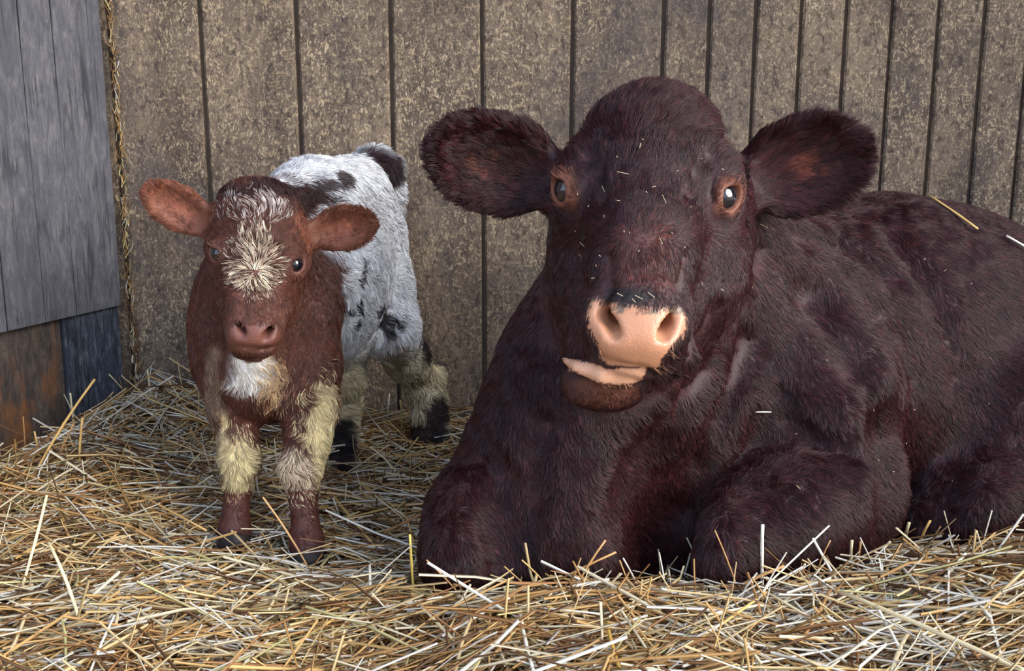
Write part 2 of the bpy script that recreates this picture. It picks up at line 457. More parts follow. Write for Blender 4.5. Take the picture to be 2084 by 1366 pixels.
wall_right_blocker = obj_py('wall_right_blocker', [(2.6, 1.5, -.2), (2.6, 2.88, -.2), (2.6, 2.88, 2.9), (2.6, 1.5, 2.9), (2.64, 1.5, -.2), (2.64, 2.88, -.2), (2.64, 2.88, 2.9), (2.64, 1.5, 2.9)],
              [(3, 2, 1, 0), (4, 5, 6, 7), (0, 1, 5, 4), (1, 2, 6, 5), (2, 3, 7, 6), (3, 0, 4, 7)], M_blocker)
tag(wall_right_blocker, kind='structure')  # unseen wall, added to shape the side light, set back to admit the sun
yard = obj_py('ground_outside', [(-30, -40, -.12), (30, -40, -.12), (30, .9, -.12), (-30, .9, -.12)], [(0, 1, 2, 3)], M_earth)
tag(yard, kind='structure')
# ------------------------------------------------------------------ the cow, lying
def unit(v): v = np.asarray(v, float); return v/np.linalg.norm(v)
def frame(a, approx):
    """rows: a, b, c with a = long axis, c = nearest to approx (facing), b = across"""
    a = unit(a); c = unit(np.asarray(approx)-a*(np.asarray(approx)@a)); b = np.cross(c, a)
    return np.stack([a, b, c])
cf = Field(axis_coords((-.24, -.14, .008), (-.14, .56, .0042), (.56, 1.45, .012)),
           axis_coords((1.5, 2.0, .0045), (2.0, 2.9, .012)),
           axis_coords((-.08, .27, .009), (.27, .85, .0042)))
# trunk
ta = unit([.86, .5, 0]); tR = np.stack([ta, unit([-.5, .86, 0]), [0, 0, 1]])
cf.ell((.72, 2.36, .27), (.50, .27, .305), tR, .05)
cf.ell((1.10, 2.54, .22), (.27, .24, .24), tR, .08)
cf.ell((.42, 2.14, .26), (.25, .22, .27), tR, .08)                                  # shoulders
cf.cone(P(1560, 615, 2.16), P(1800, 540, 2.32), .12, .11, .08)                      # withers
# neck and brisket
cf.cone(P(1310, 430, 1.99), P(1480, 620, 2.12), .13, .19, .08)
cf.chain([(P(1305, 480, 1.98), .13), (P(1290, 640, 1.97), .140), (P(1240, 770, 1.97), .172), (P(1205, 920, 1.98), .19), (P(1190, 1060, 1.98), .195)], .06)
cf.ell(P(1180, 1010, 1.93), (.155, .13, .17), None, .05)
# dewlap ridge
cf.chain([(P(1370, 760, 1.86), .03), (P(1325, 880, 1.83), .03), (P(1270, 990, 1.81), .035), (P(1262, 1120, 1.80), .04)], .07)
cf.chain([(P(1440, 700, 1.93), .04), (P(1465, 790, 1.93), .035), (P(1450, 880, 1.94), .03)], .06)
# near shoulder and right foreleg (viewer's right), folded
cf.ell(P(1650, 800, 2.06), (.15, .12, .19), frame([.1, -.1, 1], [.2, -1, 0]), .08)
cf.cone(P(1640, 830, 1.97), P(1730, 960, 1.93), .06, .09, .06)
cf.chain([(P(1725, 1010, 1.94), .105), (P(1600, 1050, 1.87), .092), (P(1470, 1100, 1.80), .072)], .04)
cf.ell(P(1455, 1115, 1.79), (.062, .06, .062), None, .04)                           # knee
cf.chain([(P(1480, 1150, 1.82), .05), (P(1640, 1150, 1.88), .045), (P(1720, 1150, 1.9), .045)], .03)
# left foreleg, folded, knee out to the viewer's left
cf.chain([(P(1050, 960, 2.0), .09), (P(985, 1060, 1.90), .085), (P(962, 1110, 1.85), .07)], .05)
cf.ell(P(945, 1125, 1.84), (.054, .06, .062), None, .04)
cf.chain([(P(930, 1150, 1.86), .05), (P(1020, 1160, 1.95), .05)], .03)
# hind leg against the belly
cf.ell(P(2090, 900, 2.2), (.20, .14, .2), tR, .06)
cf.chain([(P(2120, 1000, 2.12), .09), (P(1985, 1020, 2.05), .07), (P(1900, 1060, 2.05), .05)], .05)
# ---- head: face axis from poll down to muzzle
fa = unit(P(1298, 690, 1.64)-P(1335, 220, 1.92))                   # down the face
hR = frame(fa, [-.12, -1, .2])                                      # rows: down face, across, outward
if hR[1][0] < 0: hR[1] *= -1
cf.ell(P(1322, 352, 1.925), (.122, .113, .112), hR, .04)            # cranium
cf.ell(P(1340, 292, 1.945), (.062, .066, .078), hR, .045)            # poll
cf.ell(P(1316, 372, 1.868), (.110, .088, .078), hR, .05)            # forehead plate
cf.ell(P(1180, 378, 1.872), (.052, .036, .050), hR, .035)           # brow bones
cf.ell(P(1462, 388, 1.862), (.052, .036, .050), hR, .035)
cf.chain([(P(1205, 318, 1.87), .020), (P(1172, 352, 1.845), .020)], .03)
cf.chain([(P(1442, 325, 1.86), .020), (P(1478, 356, 1.838), .020)], .03)
cf.chain([(P(1316, 400, 1.828), .080), (P(1308, 500, 1.762), .070), (P(1300, 612, 1.705), .064)], .05)   # bridge of the nose
cf.ell(P(1222, 515, 1.895), (.135, .074, .085), hR, .05)            # cheeks
cf.ell(P(1414, 525, 1.885), (.135, .080, .085), hR, .05)
cf.ell(P(1300, 625, 1.82), (.10, .098, .085), hR, .05)
# muzzle
cf.ell(P(1296, 672, 1.690), (.060, .068, .060), hR, .03, n=2.8)
cf.ell(P(1214, 648, 1.688), (.036, .018, .030), hR, .016)           # nostril wings
cf.ell(P(1382, 655, 1.686), (.036, .018, .030), hR, .016)
cf.ell(P(1222, 708, 1.705), (.028, .030, .032), hR, .02)            # upper lip
cf.ell(P(1364, 722, 1.700), (.034, .036, .036), hR, .02)
cf.ell(P(1292, 724, 1.678), (.028, .050, .030), hR, .02)
# lower jaw slung to the left, chewing
cf.chain([(P(1285, 640, 1.87), .085), (P(1240, 740, 1.765), .058)], .04)
cf.ell(P(1226, 786, 1.730), (.032, .060, .050), hR, .02)
# mouth gap, then the lip
cf.chain([(P(1150, 716, 1.67), .008), (P(1225, 741, 1.645), .008), (P(1300, 757, 1.64), .008), (P(1345, 766, 1.66), .009), (P(1388, 757, 1.70), .006)], .008, 'sub')
cf.chain([(P(1200, 735, 1.70), .010), (P(1240, 745, 1.705), .012), (P(1330, 762, 1.695), .013)], .006, 'sub')
cf.chain([(P(1149, 732, 1.706), .005), (P(1176, 748, 1.688), .0092), (P(1226, 765, 1.675), .0122), (P(1272, 771, 1.677), .0115), (P(1309, 758, 1.694), .005)], .009)
# nostrils: comma shaped, opening outward
for pts in ([(1222, 620, .002), (1229, 640, .0045), (1240, 662, .0075), (1249, 678, .0085)], [(1381, 624, .002), (1375, 644, .0045), (1362, 666, .0075), (1351, 682, .0085)]):
    pp = [(P(x, y, cf.surf(x, y)[1]+.002), r_) for x, y, r_ in pts]
    cf.chain(pp, .008, 'sub')
    sx = 1 if pts[0][0] < 1300 else -1
    cf.chain([(pp[1][0], .005), (pp[2][0]+np.array([.004*sx, .016, .006]), .007)], .005, 'sub')
    cf.chain([(pp[2][0], .008), (pp[2][0]+np.array([.006*sx, .026, .009]), .010), (pp[2][0]+np.array([.016*sx, .055, .006]), .010)], .005, 'sub')
    cf.chain([(pp[3][0], .008), (pp[3][0]+np.array([.004*sx, .026, .012]), .010), (pp[3][0]+np.array([.012*sx, .055, .012]), .010)], .005, 'sub')
# creases over the face
cf.crease([(1196, 322), (1216, 350), (1226, 400), (1236, 440)], .003, .020)
cf.crease([(1440, 322), (1416, 352), (1406, 400)], .003, .020)
cf.crease([(1240, 520), (1240, 580), (1225, 640)], .002, .020)
cf.crease([(1395, 520), (1385, 580), (1395, 610)], .002, .020)
cf.crease([(1458, 620), (1428, 690), (1402, 790), (1372, 860)], .004, .022)
cf.crease([(1400, 612), (1412, 650), (1400, 720)], .002, .012)
# folds on neck, brisket, shoulder
cf.crease([(1470, 640), (1440, 760), (1360, 900), (1300, 980)], .006, .035)
cf.crease([(1340, 930), (1325, 1030), (1330, 1140)], .035, .09, .01)
cf.crease([(1375, 1000), (1362, 1080), (1366, 1150)], .03, .07, .01)
cf.crease([(1520, 700), (1470, 840), (1420, 960), (1390, 1040)], .008, .045)
cf.crease([(1100, 860), (1080, 1000), (1040, 1120)], .006, .05)
cf.crease([(1010, 960), (1000, 1060), (1015, 1140)], .014, .05)
cf.crease([(1560, 520), (1650, 600), (1730, 720), (1800, 860), (1830, 960)], .006, .06)
cf.crease([(1810, 900), (1838, 1000), (1835, 1080)], .03, .08, .01)
cf.crease([(1620, 470), (1720, 500), (1800, 560)], .004, .045)
cf.crease([(1700, 520), (1800, 640), (1860, 760)], .003, .045)
cf.crease([(1800, 470), (1900, 600), (1950, 760)], .003, .05)
cf.crease([(1590, 800), (1640, 870), (1700, 900)], .003, .03)
cf.crease([(1600, 850), (1650, 900), (1720, 920)], .003, .03)
cf.crease([(1960, 940), (1930, 1000), (1890, 1060)], .010, .05)
# ears
def ear(f, base, tip, up_r, face, th, k=.02, bow=.6):
    L = np.linalg.norm(np.asarray(tip)-base); R = frame(np.asarray(tip)-base, face); c = (np.asarray(base)+tip)/2
    f.cone(base-R[0]*L*.18, base+R[0]*L*.2, up_r*.40, up_r*.52, k+.02)
    f.ell(c, (L*.52, up_r, th), R, k)
    f.ell(c+R[2]*th*1.0+R[0]*L*.01, (L*.46, up_r*.86, th*1.3), R, .012, 'sub')
    return R, c, L
eL = ear(cf, P(1138, 372, 1.935), P(885, 296, 1.91), .072, [.10, -1, -.12], .03)
eR = ear(cf, P(1504, 376, 1.935), P(1762, 302, 1.91), .074, [-.10, -1, -.12], .03)
# eyes: lids around a ball, opening cut to show it
def eye_at(f, x, y, r, sink, sx, op=(.80, .62), y0=1.5, lat=.74):
    s_, _ = f.surf(x, y, y0); out = unit([lat*sx, -math.sqrt(1-lat*lat), .04]); c = s_+np.array([-.25*sx*r, sink*r, 0])
    f.ell(c, (r*1.17, r*1.17, r*1.17), None, .02)
    f.ell(c+out*r*.95, (r*op[0], r*op[1], r*1.0), frame([0.16*sx, .1, 1], out), .004, 'sub')
    f.chain([(c+out*r*.55+np.array([-.75*sx*r, -.55*r, .60*r]), r*.14), (c+out*r*.72+np.array([.1*sx*r, -.1*r, .88*r]), r*.20), (c+out*r*.4+np.array([.6*sx*r, .2*r, .75*r]), r*.14)], .006)
    return (c, r)
cow_eyes = [eye_at(cf, 1152, 388, .0235, .60, -1, (.82, .70), lat=.86), eye_at(cf, 1478, 402, .0240, .60, 1, (.90, .76), lat=.70)]
V, Q = cf.mesh(3); N = vnormals(V, Q)
px, py = proj(V)
fb = fbm(V, 9, 4); fb2 = fbm(V, 45, 8)
# coat colour
cb = srgb(52, 23, 25)*(0.7+0.6*fb)[:, None]
face_red = sstep(1-np.hypot((px-1310)/95, (py-540)/120), 0, .6)*(V[:, 1] < 1.85)
cb = cb+(srgb(92, 50, 42)-cb)*(face_red*.6)[:, None]
muz = [(1206, 606), (1236, 617), (1275, 621), (1310, 625), (1350, 625), (1382, 618), (1396, 640), (1394, 668), (1376, 696), (1356, 716), (1338, 752), (1300, 748), (1240, 741), (1216, 726), (1218, 700), (1200, 668), (1196, 632)]
frontm = V[:, 1] < 1.76
jx = px+(fb2-.5)*10; jy = py+(vnoise(V, 60, 2)-.5)*10
mm = inpoly(jx, jy, muz) & frontm
lipm = inpoly(jx, jy, [(1145, 728), (1185, 738), (1235, 748), (1314, 750), (1314, 764), (1298, 779), (1258, 785), (1205, 774), (1152, 748)]) & (V[:, 1] < 1.72)
cream = srgb(196, 140, 106)
cb[mm] = cream*(0.85+0.3*fb2[mm])[:, None]; cb[lipm] = srgb(208, 156, 124)
topdirt = mm & (py < 640) & (fb2 > .5); cb[topdirt] = srgb(120, 96, 76)
for (c, r), s_ in zip(cow_eyes, (1, 1)):
    d = np.linalg.norm(V-c, axis=1); w = sstep(-d, -r*1.55, -r*1.2)
    cb = cb+(srgb(150, 92, 66)-cb)*(w*.62)[:, None]
eari = np.zeros(len(V))
for (R, c, L), sx in ((eL, -1), (eR, 1)):
    q = (V-c)@R.T
    inside = (np.abs(q[:, 0]) < L*.5) & (np.abs(q[:, 1]) < .08) & (N@R[2] > .35) & (np.abs(q[:, 2]) < .05)
    eari = np.maximum(eari, inside)
    sp = sstep(-np.hypot(q[:, 0]/(L*.22), (q[:, 1]+.0)/.026), -1, -.3)*inside*sstep(fb2, .38, .5)
    cb = cb+(srgb(140, 76, 54)-cb)*(sp*.6)[:, None]
dist_eye = np.min([np.linalg.norm(V-c, axis=1)/r for c, r in cow_eyes], axis=0)
dens = np.ones(len(V)); dens[mm | lipm] = 0; dens[dist_eye < 1.33] = 0
dens[V[:, 2] < .02] = 0
mouthin = (px > 1145) & (px < 1400) & (py > 712) & (py < 772) & (V[:, 1] < 1.76) & (N[:, 1] > -.2); dens[mouthin] = 0
dens[(px > 1138) & (px < 1325) & (py > 712) & (py < 782) & (V[:, 1] < 1.72)] = 0
headm = (V[:, 1] < 2.0) & (py < 700) & (px > 1100) & (px < 1520)
earm = ((px < 1118) & (py < 460)) | ((px > 1515) & (px < 1790) & (py < 460) & (V[:, 1] < 2.02))
length = np.full(len(V), .024); length[headm] = .015; length[headm & (py < 330)] = .026; length[headm & (py < 270)] = .040; length[headm & (py > 560)] = .010; length[earm] = .03
length[(px > 1130) & (px < 1330) & (py > 760) & (py < 840) & (V[:, 1] < 1.8)] = .011
dens[headm] *= 1.5; dens[earm] *= 1.9; dens[V[:, 0] > 1.05] *= .35
flow = np.tile(np.array([.5, .25, -.85]), (len(V), 1))
flow[headm] = [0, .2, -1.0]
up = headm & (py < 500); flow[up] = np.stack([(px[up]-1300)/200+.5*(py[up] < 260), np.full(up.sum(), .3), np.clip((470-py[up])/60, -1, 1)*.8], 1)
for (R, c, L) in (eL, eR):
    q = (V-c)@R.T; m_ = earm & (np.abs(q[:, 0]) < L*.75) & (np.linalg.norm(q, axis=1) < .19)
    flow[m_] = R[0]+R[1]*(q[m_, 1:2]/.06)*.7
lift = np.full(len(V), .22); lift[earm] = .35; lift[headm & (py < 300)] = .42; lift[px > 1520] = .2
lift[(V[:, 2] < .35)] = .28
cow = empty('cow', (.55, 2.15, 0))
tag(cow, 'dark red-brown cow lying on the straw with a cream muzzle', 'cow')
tuft = sstep(1-np.hypot((px-1290)/70, (py-598)/26)+(fb2-.5)*.6, 0, .5)*(V[:, 1] < 1.76)
cb = np.where((mm | lipm)[:, None], cb, cb+(srgb(34, 24, 23)-cb)*tuft[:, None])
chin = sstep(1-np.hypot((px-1226)/90, (py-795)/38), 0, .5)*(V[:, 1] < 1.78); cb = np.where(lipm[:, None], cb, cb+(srgb(104, 62, 48)-cb)*(chin*.85)[:, None])
wet = np.where(mm | lipm, 1.0, 0.0)
cow_body = mesh_np('body', V, Q, M_skin, cow, cb, wet=wet)
grow_hair('coat', V, Q, N, cb*1.0, dens, length, flow, lift, M_fur_cow, cow, 400000, .0008, 4, .42, 11, cvar=.45, tuft=.0065, tuftw=.7)
def eyeball(parent, c, r, out, mat, pup):
    n, m_ = 20, 12; vs = []; fs = []
    R = frame([0, 0, 1], out)
    for i in range(m_+1):
        th = math.pi*i/m_
        for j in range(n):
            ph = 2*math.pi*j/n; v = np.array([math.sin(th)*math.cos(ph), math.sin(th)*math.sin(ph), math.cos(th)])*r
            vs.append(np.asarray(c)+R.T@v)
    for i in range(m_):
        for j in range(n): fs.append((i*n+j, i*n+(j+1) % n, (i+1)*n+(j+1) % n, (i+1)*n+j))
    o = obj_py('eye', vs, fs, mat, parent, True); return o
m, nt, b = newmat('dark_wet_eye')
b.inputs['Base Color'].default_value = (*srgb(24, 22, 28), 1); b.inputs['Roughness'].default_value = .06; b.inputs['Coat Weight'].default_value = 1.0; b.inputs['Coat Roughness'].default_value = .02
M_eye = m
for (c, r), sx in zip(cow_eyes, (-1, 1)): eyeball(cow, c, r, unit([.7*sx, -.7, 0]), M_eye, 0)
# lower incisors and gum showing in the open mouth
M_gum = plain('wet_gum', srgb(176, 124, 100), .3, 80)
tv, tf = [], []
for i in range(5):
    a = P(1240+i*12, 757+i*1.5, 1.690+.002*abs(i-2)); n0 = len(tv)
    for dx, dz in ((-.0042, 0), (-.0036, .009), (.0036, .009), (.0042, 0)):
        for dy in (-.002, .004): tv.append((a[0]+dx, a[1]+dy, a[2]-.006+dz))
    tf += [(n0+0, n0+2, n0+3, n0+1), (n0+2, n0+4, n0+5, n0+3), (n0+4, n0+6, n0+7, n0+5), (n0+0, n0+6, n0+4, n0+2), (n0+1, n0+3, n0+5, n0+7), (n0, n0+1, n0+7, n0+6)]
obj_py('teeth', tv, tf, M_gum, cow)
# ------------------------------------------------------------------ the calf, standing
kf = Field(axis_coords((-.72, -.12, .0042)), axis_coords((1.84, 2.24, .0042), (2.24, 2.86, .0075)), axis_coords((-.06, .68, .0045)))
# trunk
kf.chain([(P(545, 640, 2.22), .108), (P(558, 600, 2.28), .122), (P(614, 540, 2.42), .152), (P(680, 490, 2.60), .135)], .05)
kf.ell(P(692, 472, 2.63), (.115, .115, .12), None, .05)
kf.cone(P(640, 620, 2.42), P(690, 580, 2.55), .12, .11, .05)
kf.chain([(P(560, 420, 2.26), .05), (P(640, 395, 2.42), .05), (P(725, 375, 2.66), .05)], .07)     # spine
# neck, chest
kf.chain([(P(527, 500, 2.13), .080), (P(524, 600, 2.17), .092), (P(532, 690, 2.19), .100), (P(545, 760, 2.18), .088)], .05)
kf.ell(P(520, 765, 2.13), (.06, .05, .055), None, .05)
# front legs
kf.chain([(P(458, 740, 2.17), .048), (P(474, 830, 2.145), .038), (P(484, 890, 2.13), .029), (P(488, 940, 2.115), .029), (P(484, 985, 2.11), .020), (P(480, 1035, 2.10), .0165), (P(477, 1078, 2.09), .023), (P(476, 1105, 2.07), .028)], .025)
kf.chain([(P(632, 740, 2.16), .052), (P(630, 830, 2.115), .044), (P(627, 890, 2.09), .033), (P(612, 955, 2.06), .030), (P(616, 1005, 2.055), .020), (P(620, 1050, 2.045), .0165), (P(624, 1098, 2.03), .023), (P(626, 1140, 2.01), .029)], .025)
kf.ell(P(462, 690, 2.19), (.05, .07, .09), None, .05)
kf.ell(P(622, 690, 2.19), (.045, .07, .09), None, .05)
# right hind leg
kf.chain([(P(722, 500, 2.62), .10), (P(758, 590, 2.58), .078), (P(788, 665, 2.55), .058), (P(828, 730, 2.63), .040), (P(862, 778, 2.69), .030), (P(872, 820, 2.675), .029), (P(876, 870, 2.65), .029), (P(878, 912, 2.62), .031)], .035)
kf.cone(P(868, 778, 2.69), P(890, 762, 2.72), .024, .016, .02)
# left hind leg
kf.chain([(P(655, 560, 2.56), .11), (P(672, 660, 2.50), .075), (P(690, 760, 2.55), .046), (P(694, 830, 2.58), .033), (P(690, 890, 2.53), .026), (P(684, 950, 2.46), .03)], .035)
# tail, lifted and curling over
kf.chain([(P(735, 360, 2.70), .03), (P(760, 335, 2.73), .030), (P(788, 345, 2.75), .026), (P(800, 385, 2.765), .018), (P(806, 430, 2.77), .012)], .025)
# head
ka = unit(P(518, 690, 1.925)-P(520, 420, 2.08)); kR = frame(ka, [-.2, -1, .2])
if kR[1][0] < 0: kR[1] *= -1
kf.ell(P(526, 468, 2.085), (.078, .076, .072), kR, .03)
kf.ell(P(515, 430, 2.10), (.04, .056, .05), kR, .03)
kf.ell(P(524, 500, 2.055), (.075, .068, .055), kR, .03)
kf.ell(P(450, 512, 2.055), (.030, .024, .03), kR, .02)
kf.ell(P(600, 530, 2.045), (.030, .024, .03), kR, .02)
kf.chain([(P(524, 530, 2.035), .062), (P(520, 600, 1.995), .048), (P(517, 655, 1.965), .040)], .03)
kf.ell(P(480, 585, 2.06), (.065, .038, .045), kR, .03)
kf.ell(P(568, 592, 2.055), (.065, .036, .045), kR, .03)
kf.ell(P(518, 640, 2.02), (.055, .05, .045), kR, .03)
kf.ell(P(516, 677, 1.957), (.036, .044, .036), kR, .02, n=2.4)
kf.ell(P(481, 674, 1.945), (.017, .010, .014), kR, .01)
kf.ell(P(552, 680, 1.945), (.017, .010, .014), kR, .01)
kf.ell(P(515, 706, 1.965), (.018, .034, .032), kR, .015)
for pts in ([(477, 660, .002), (483, 670, .0055), (492, 681, .0065)], [(557, 666, .002), (551, 676, .0055), (541, 687, .0065)]):
    pp = [(P(x, y, kf.surf(x, y, 1.85)[1]+.001), r_) for x, y, r_ in pts]; kf.chain(pp, .005, 'sub')
    sx = 1 if pts[0][0] < 515 else -1
    kf.chain([(pp[1][0], .005), (pp[1][0]+np.array([.004*sx, .014, .006]), .006), (pp[1][0]+np.array([.005*sx, .034, .010]), .006)], .003, 'sub'); kf.chain([(pp[2][0], .0055), (pp[2][0]+np.array([.003*sx, .016, .008]), .0065), (pp[2][0]+np.array([.004*sx, .036, .014]), .006)], .003, 'sub')
kf.crease([(472, 704), (490, 707), (515, 711), (540, 711), (566, 704)], .0036, .006, y0=1.85)
kf.crease([(476, 706), (490, 708), (515, 712), (540, 712), (560, 706)], .0026, .003, .002, y0=1.85)
kf.crease([(500, 590), (498, 640)], .002, .015, y0=1.85)
kf.crease([(545, 595), (545, 645)], .002, .015, y0=1.85)
kf.crease([(592, 556), (600, 575)], .0012, .008, y0=1.85)
kl = ear(kf, P(432, 462, 2.10), P(294, 384, 2.09), .0385, [.12, -1, -.1], .018, .012)
kr = ear(kf, P(632, 482, 2.09), P(764, 448, 2.07), .038, [-.1, -1, -.1], .018, .012)
calf_eyes = [eye_at(kf, 442, 516, .0155, .25, -1, (.90, .74), 1.85, .62), eye_at(kf, 602, 538, .0155, .38, 1, (.92, .74), 1.85, .62)]
V, Q = kf.mesh(3); N = vnormals(V, Q); px, py = proj(V)
fb = fbm(V, 14, 3); fb2 = fbm(V, 40, 6); fb3 = fbm(V*np.array([1, 1, .35]), 60, 9)
brown = srgb(93, 55, 43); white = np.array([.80, .81, .83]); dark = srgb(50, 30, 30); creamc = srgb(206, 188, 142); black = srgb(34, 26, 28)
cb = np.tile(brown, (len(V), 1))*(.75+.5*fb)[:, None]
def paint(w, c):
    global cb
    cb = cb+(np.asarray(c)-cb)*np.clip(w, 0, 1)[:, None]
alt = np.tile(white, (len(V), 1)).astype(float); altp = np.zeros(len(V))
def hblob(x, y, Y, rx, ry, c, rough=.5, s=.4, ym=.25, amt=.7):
    """pale or dark hairs mixed among the others (roan)"""
    global alt, altp
    d = np.hypot((px-x)/rx, (py-y)/ry)+(fb2-.5)*rough*2; w = sstep(-d, -1-s, -1+s)*(np.abs(V[:, 1]-Y) < ym)*amt
    m_ = w > altp; alt[m_] = c; altp = np.maximum(altp, w)
def blob(x, y, Y, rx, ry, c, rough=.5, s=.25, ym=.25, amt=1.0):
    """a patch of coat colour, ragged by noise"""
    d = np.hypot((px-x)/rx, (py-y)/ry)+(fb2-.5)*rough*2
    paint(sstep(-d, -1-s, -1+s)*(np.abs(V[:, 1]-Y) < ym)*amt, c)
rear = sstep(V[:, 1]+(fb2-.5)*.08, 2.245, 2.275)
paint(rear, white)
roan = sstep(fb3, .5, .68)*rear; paint(roan*.35*sstep(V[:, 2], .2, .4), srgb(128, 126, 136))
low = rear*sstep(-V[:, 2], -.30, -.18); paint(low*.85, creamc)
# dark bars over the back, spots on the flank and thigh
for a in [(590, 398, 2.3, 62, 20), (650, 375, 2.4, 40, 11), (640, 402, 2.4, 34, 14), (690, 362, 2.5, 22, 16), (560, 385, 2.2, 70, 14)]:
    blob(*a, dark, .45, .2, .3, .95)
for a in [(788, 658, 2.5, 20, 20), (776, 628, 2.5, 9, 18), (727, 620, 2.35, 6, 22), (729, 545, 2.4, 5, 25), (707, 625, 2.35, 4, 14), (864, 700, 2.65, 12, 34), (720, 655, 2.4, 7, 9), (884, 840, 2.65, 22, 40), (770, 640, 2.5, 6, 10)]:
    blob(*a, black, .35, .12, .35, 1.0)
blob(860, 885, 2.65, 45, 32, srgb(44, 34, 34), .4, .25, .3)
blob(800, 720, 2.6, 24, 30, srgb(120, 92, 66), .7, .4, .3, .7)
blob(690, 905, 2.5, 24, 62, black, .2, .2, .35)
# tail
tm = (px > 718) & (px < 815) & (py < 440) & (V[:, 1] > 2.66)
blob(770, 345, 2.74, 45, 38, srgb(46, 28, 32), .25, .2, .09)
# chest blaze and forelegs
fl_ = V[:, 1] < 2.26
blob(510, 752, 2.12, 44, 44, srgb(228, 222, 212), .35, .3, .16)
hblob(552, 775, 2.12, 30, 46, srgb(196, 164, 122), .7, .6, .16, .75)
blob(432, 775, 2.16, 16, 70, srgb(176, 152, 124), .7, .5, .16, .5)
blob(484, 945, 2.1, 30, 44, creamc, .5, .3, .16)
blob(452, 890, 2.1, 12, 60, srgb(200, 180, 140), .5, .4, .16, .8)
blob(652, 870, 2.1, 26, 95, creamc, .45, .25, .16)
blob(590, 955, 2.1, 34, 44, srgb(168, 146, 124), .9, .6, .16, .6)
hm = (V[:, 1] < 2.2)
cann = hm & (py > 990); paint(hm*sstep(py+(fb2-.5)*70, 972, 1000)*1.0, srgb(84, 46, 37))
hoofm = (hm & ((V[:, 2] < .022) | ((px < 540) & (py > 1082)) | ((px > 540) & (py > 1120)))); cb[hoofm] = srgb(36, 28, 28)
# face
hblob(652, 880, 2.1, 44, 100, creamc, .6, .6, .16, .5)
hblob(484, 930, 2.1, 46, 60, creamc, .6, .6, .16, .5)
hblob(590, 955, 2.1, 45, 50, srgb(210, 190, 160), .6, .5, .16, .6)
hblob(600, 400, 2.35, 90, 34, srgb(60, 36, 34), .7, .5, .3, .45)
hblob(660, 560, 2.3, 30, 90, srgb(110, 80, 74), .7, .6, .2, .35)
hblob(790, 560, 2.6, 60, 120, srgb(120, 118, 126), .8, .6, .3, .2)
hblob(780, 430, 2.6, 60, 50, srgb(90, 84, 90), .8, .6, .3, .35)
hblob(835, 800, 2.65, 50, 80, srgb(90, 70, 56), .9, .5, .3, .4)
head = (V[:, 1] < 2.16) & (py < 728)
hblob(520, 555, 2.02, 34, 30, srgb(214, 196, 170), 1.0, .9, .1, .68)
hblob(514, 515, 2.02, 30, 40, srgb(214, 196, 170), 1.1, .9, .1, .6)
hblob(535, 425, 2.05, 56, 22, srgb(206, 194, 184), 1.0, .9, .12, .5)
blob(500, 402, 2.1, 75, 16, srgb(58, 32, 32), .6, .3, .12, .9)
blob(517, 684, 1.92, 48, 24, srgb(120, 74, 62), .2, .3, .06, .9)
for (c, r) in calf_eyes:
    d = np.linalg.norm(V-c, axis=1); paint(sstep(-d, -r*1.4, -r*1.15)*.7, srgb(130, 84, 70))
earm = np.zeros(len(V), bool)
for (R, c, L) in (kl, kr):
    q = (V-c)@R.T
    e_ = (np.abs(q[:, 0]) < L*.58) & (np.abs(q[:, 1]) < .045) & (np.abs(q[:, 2]) < .05) & (V[:, 1] > 2.03); earm |= e_
    ins = e_ & (N@R[2] > .3); cb[e_] = srgb(124, 74, 54)*(.8+.4*fb2[e_])[:, None]
    sp = sstep(-np.hypot((q[:, 0]+L*.05)/(L*.3), (q[:, 1])/.016), -1, -.2)*ins; paint(sp*.6, srgb(176, 108, 84))
dist_eye = np.min([np.linalg.norm(V-c, axis=1)/r for c, r in calf_eyes], axis=0)
dens = np.ones(len(V)); dens[dist_eye < 1.35] = 0; dens[hoofm] = 0
nose = (V[:, 1] < 1.965) & (py > 656) & (py < 714); dens[nose] = 0
dens[head] = 1.7*dens[head]; dens[earm] = 1.6
length = np.full(len(V), .026); length[head] = .010; length[head & (py < 480)] = .020
cur_ = head & (np.hypot((px-520)/50, (py-530)/50) < 1); length[cur_] = .021
length[(~head) & (V[:, 1] < 2.26)] = .018; length[cann] = .012; length[hm & (py > 955) & (py <= 990)] = .016; length[earm] = .012
length[(~head) & (V[:, 1] < 2.2) & (py > 720) & (py < 985)] = .02; length[tm] = .03
flow = np.tile(np.array([.35, .6, -.75]), (len(V), 1))
flow[V[:, 1] < 2.26] = [.1, .2, -1.]
w_ = head & (py < 600); flow[w_] = np.stack([(px[w_]-518)/70, np.full(w_.sum(), .2), (548-py[w_])/50], 1)
for (R, c, L) in (kl, kr):
    q = (V-c)@R.T; m_ = earm & (np.linalg.norm(q, axis=1) < L*.62); flow[m_] = R[0]+R[1]*(q[m_, 1:2]/.035)*.6
lift = np.full(len(V), .25); lift[head] = .26; lift[cur_] = .45; lift[head & (py < 450)] = .5; lift[earm] = .2; lift[cann] = .2; lift[tm] = .4
calf = empty('calf', (-.42, 2.3, 0))
tag(calf, 'small calf standing in the corner, red-brown head and roan white hindquarters', 'calf')
mesh_np('body', V, Q, M_skin, calf, cb, wet=np.where(nose, .4, 0.))
grow_hair('coat', V, Q, N, cb, dens, length, flow, lift, M_fur_calf, calf, 240000, .0009, 5, .5, 23, curl=.7, cvar=.32, tuft=.006, tuftw=.75, alt=alt, altp=altp)
for (c, r), sx in zip(calf_eyes, (-1, 1)): eyeball(calf, c, r, unit([.7*sx, -.7, 0]), M_eye, 0)
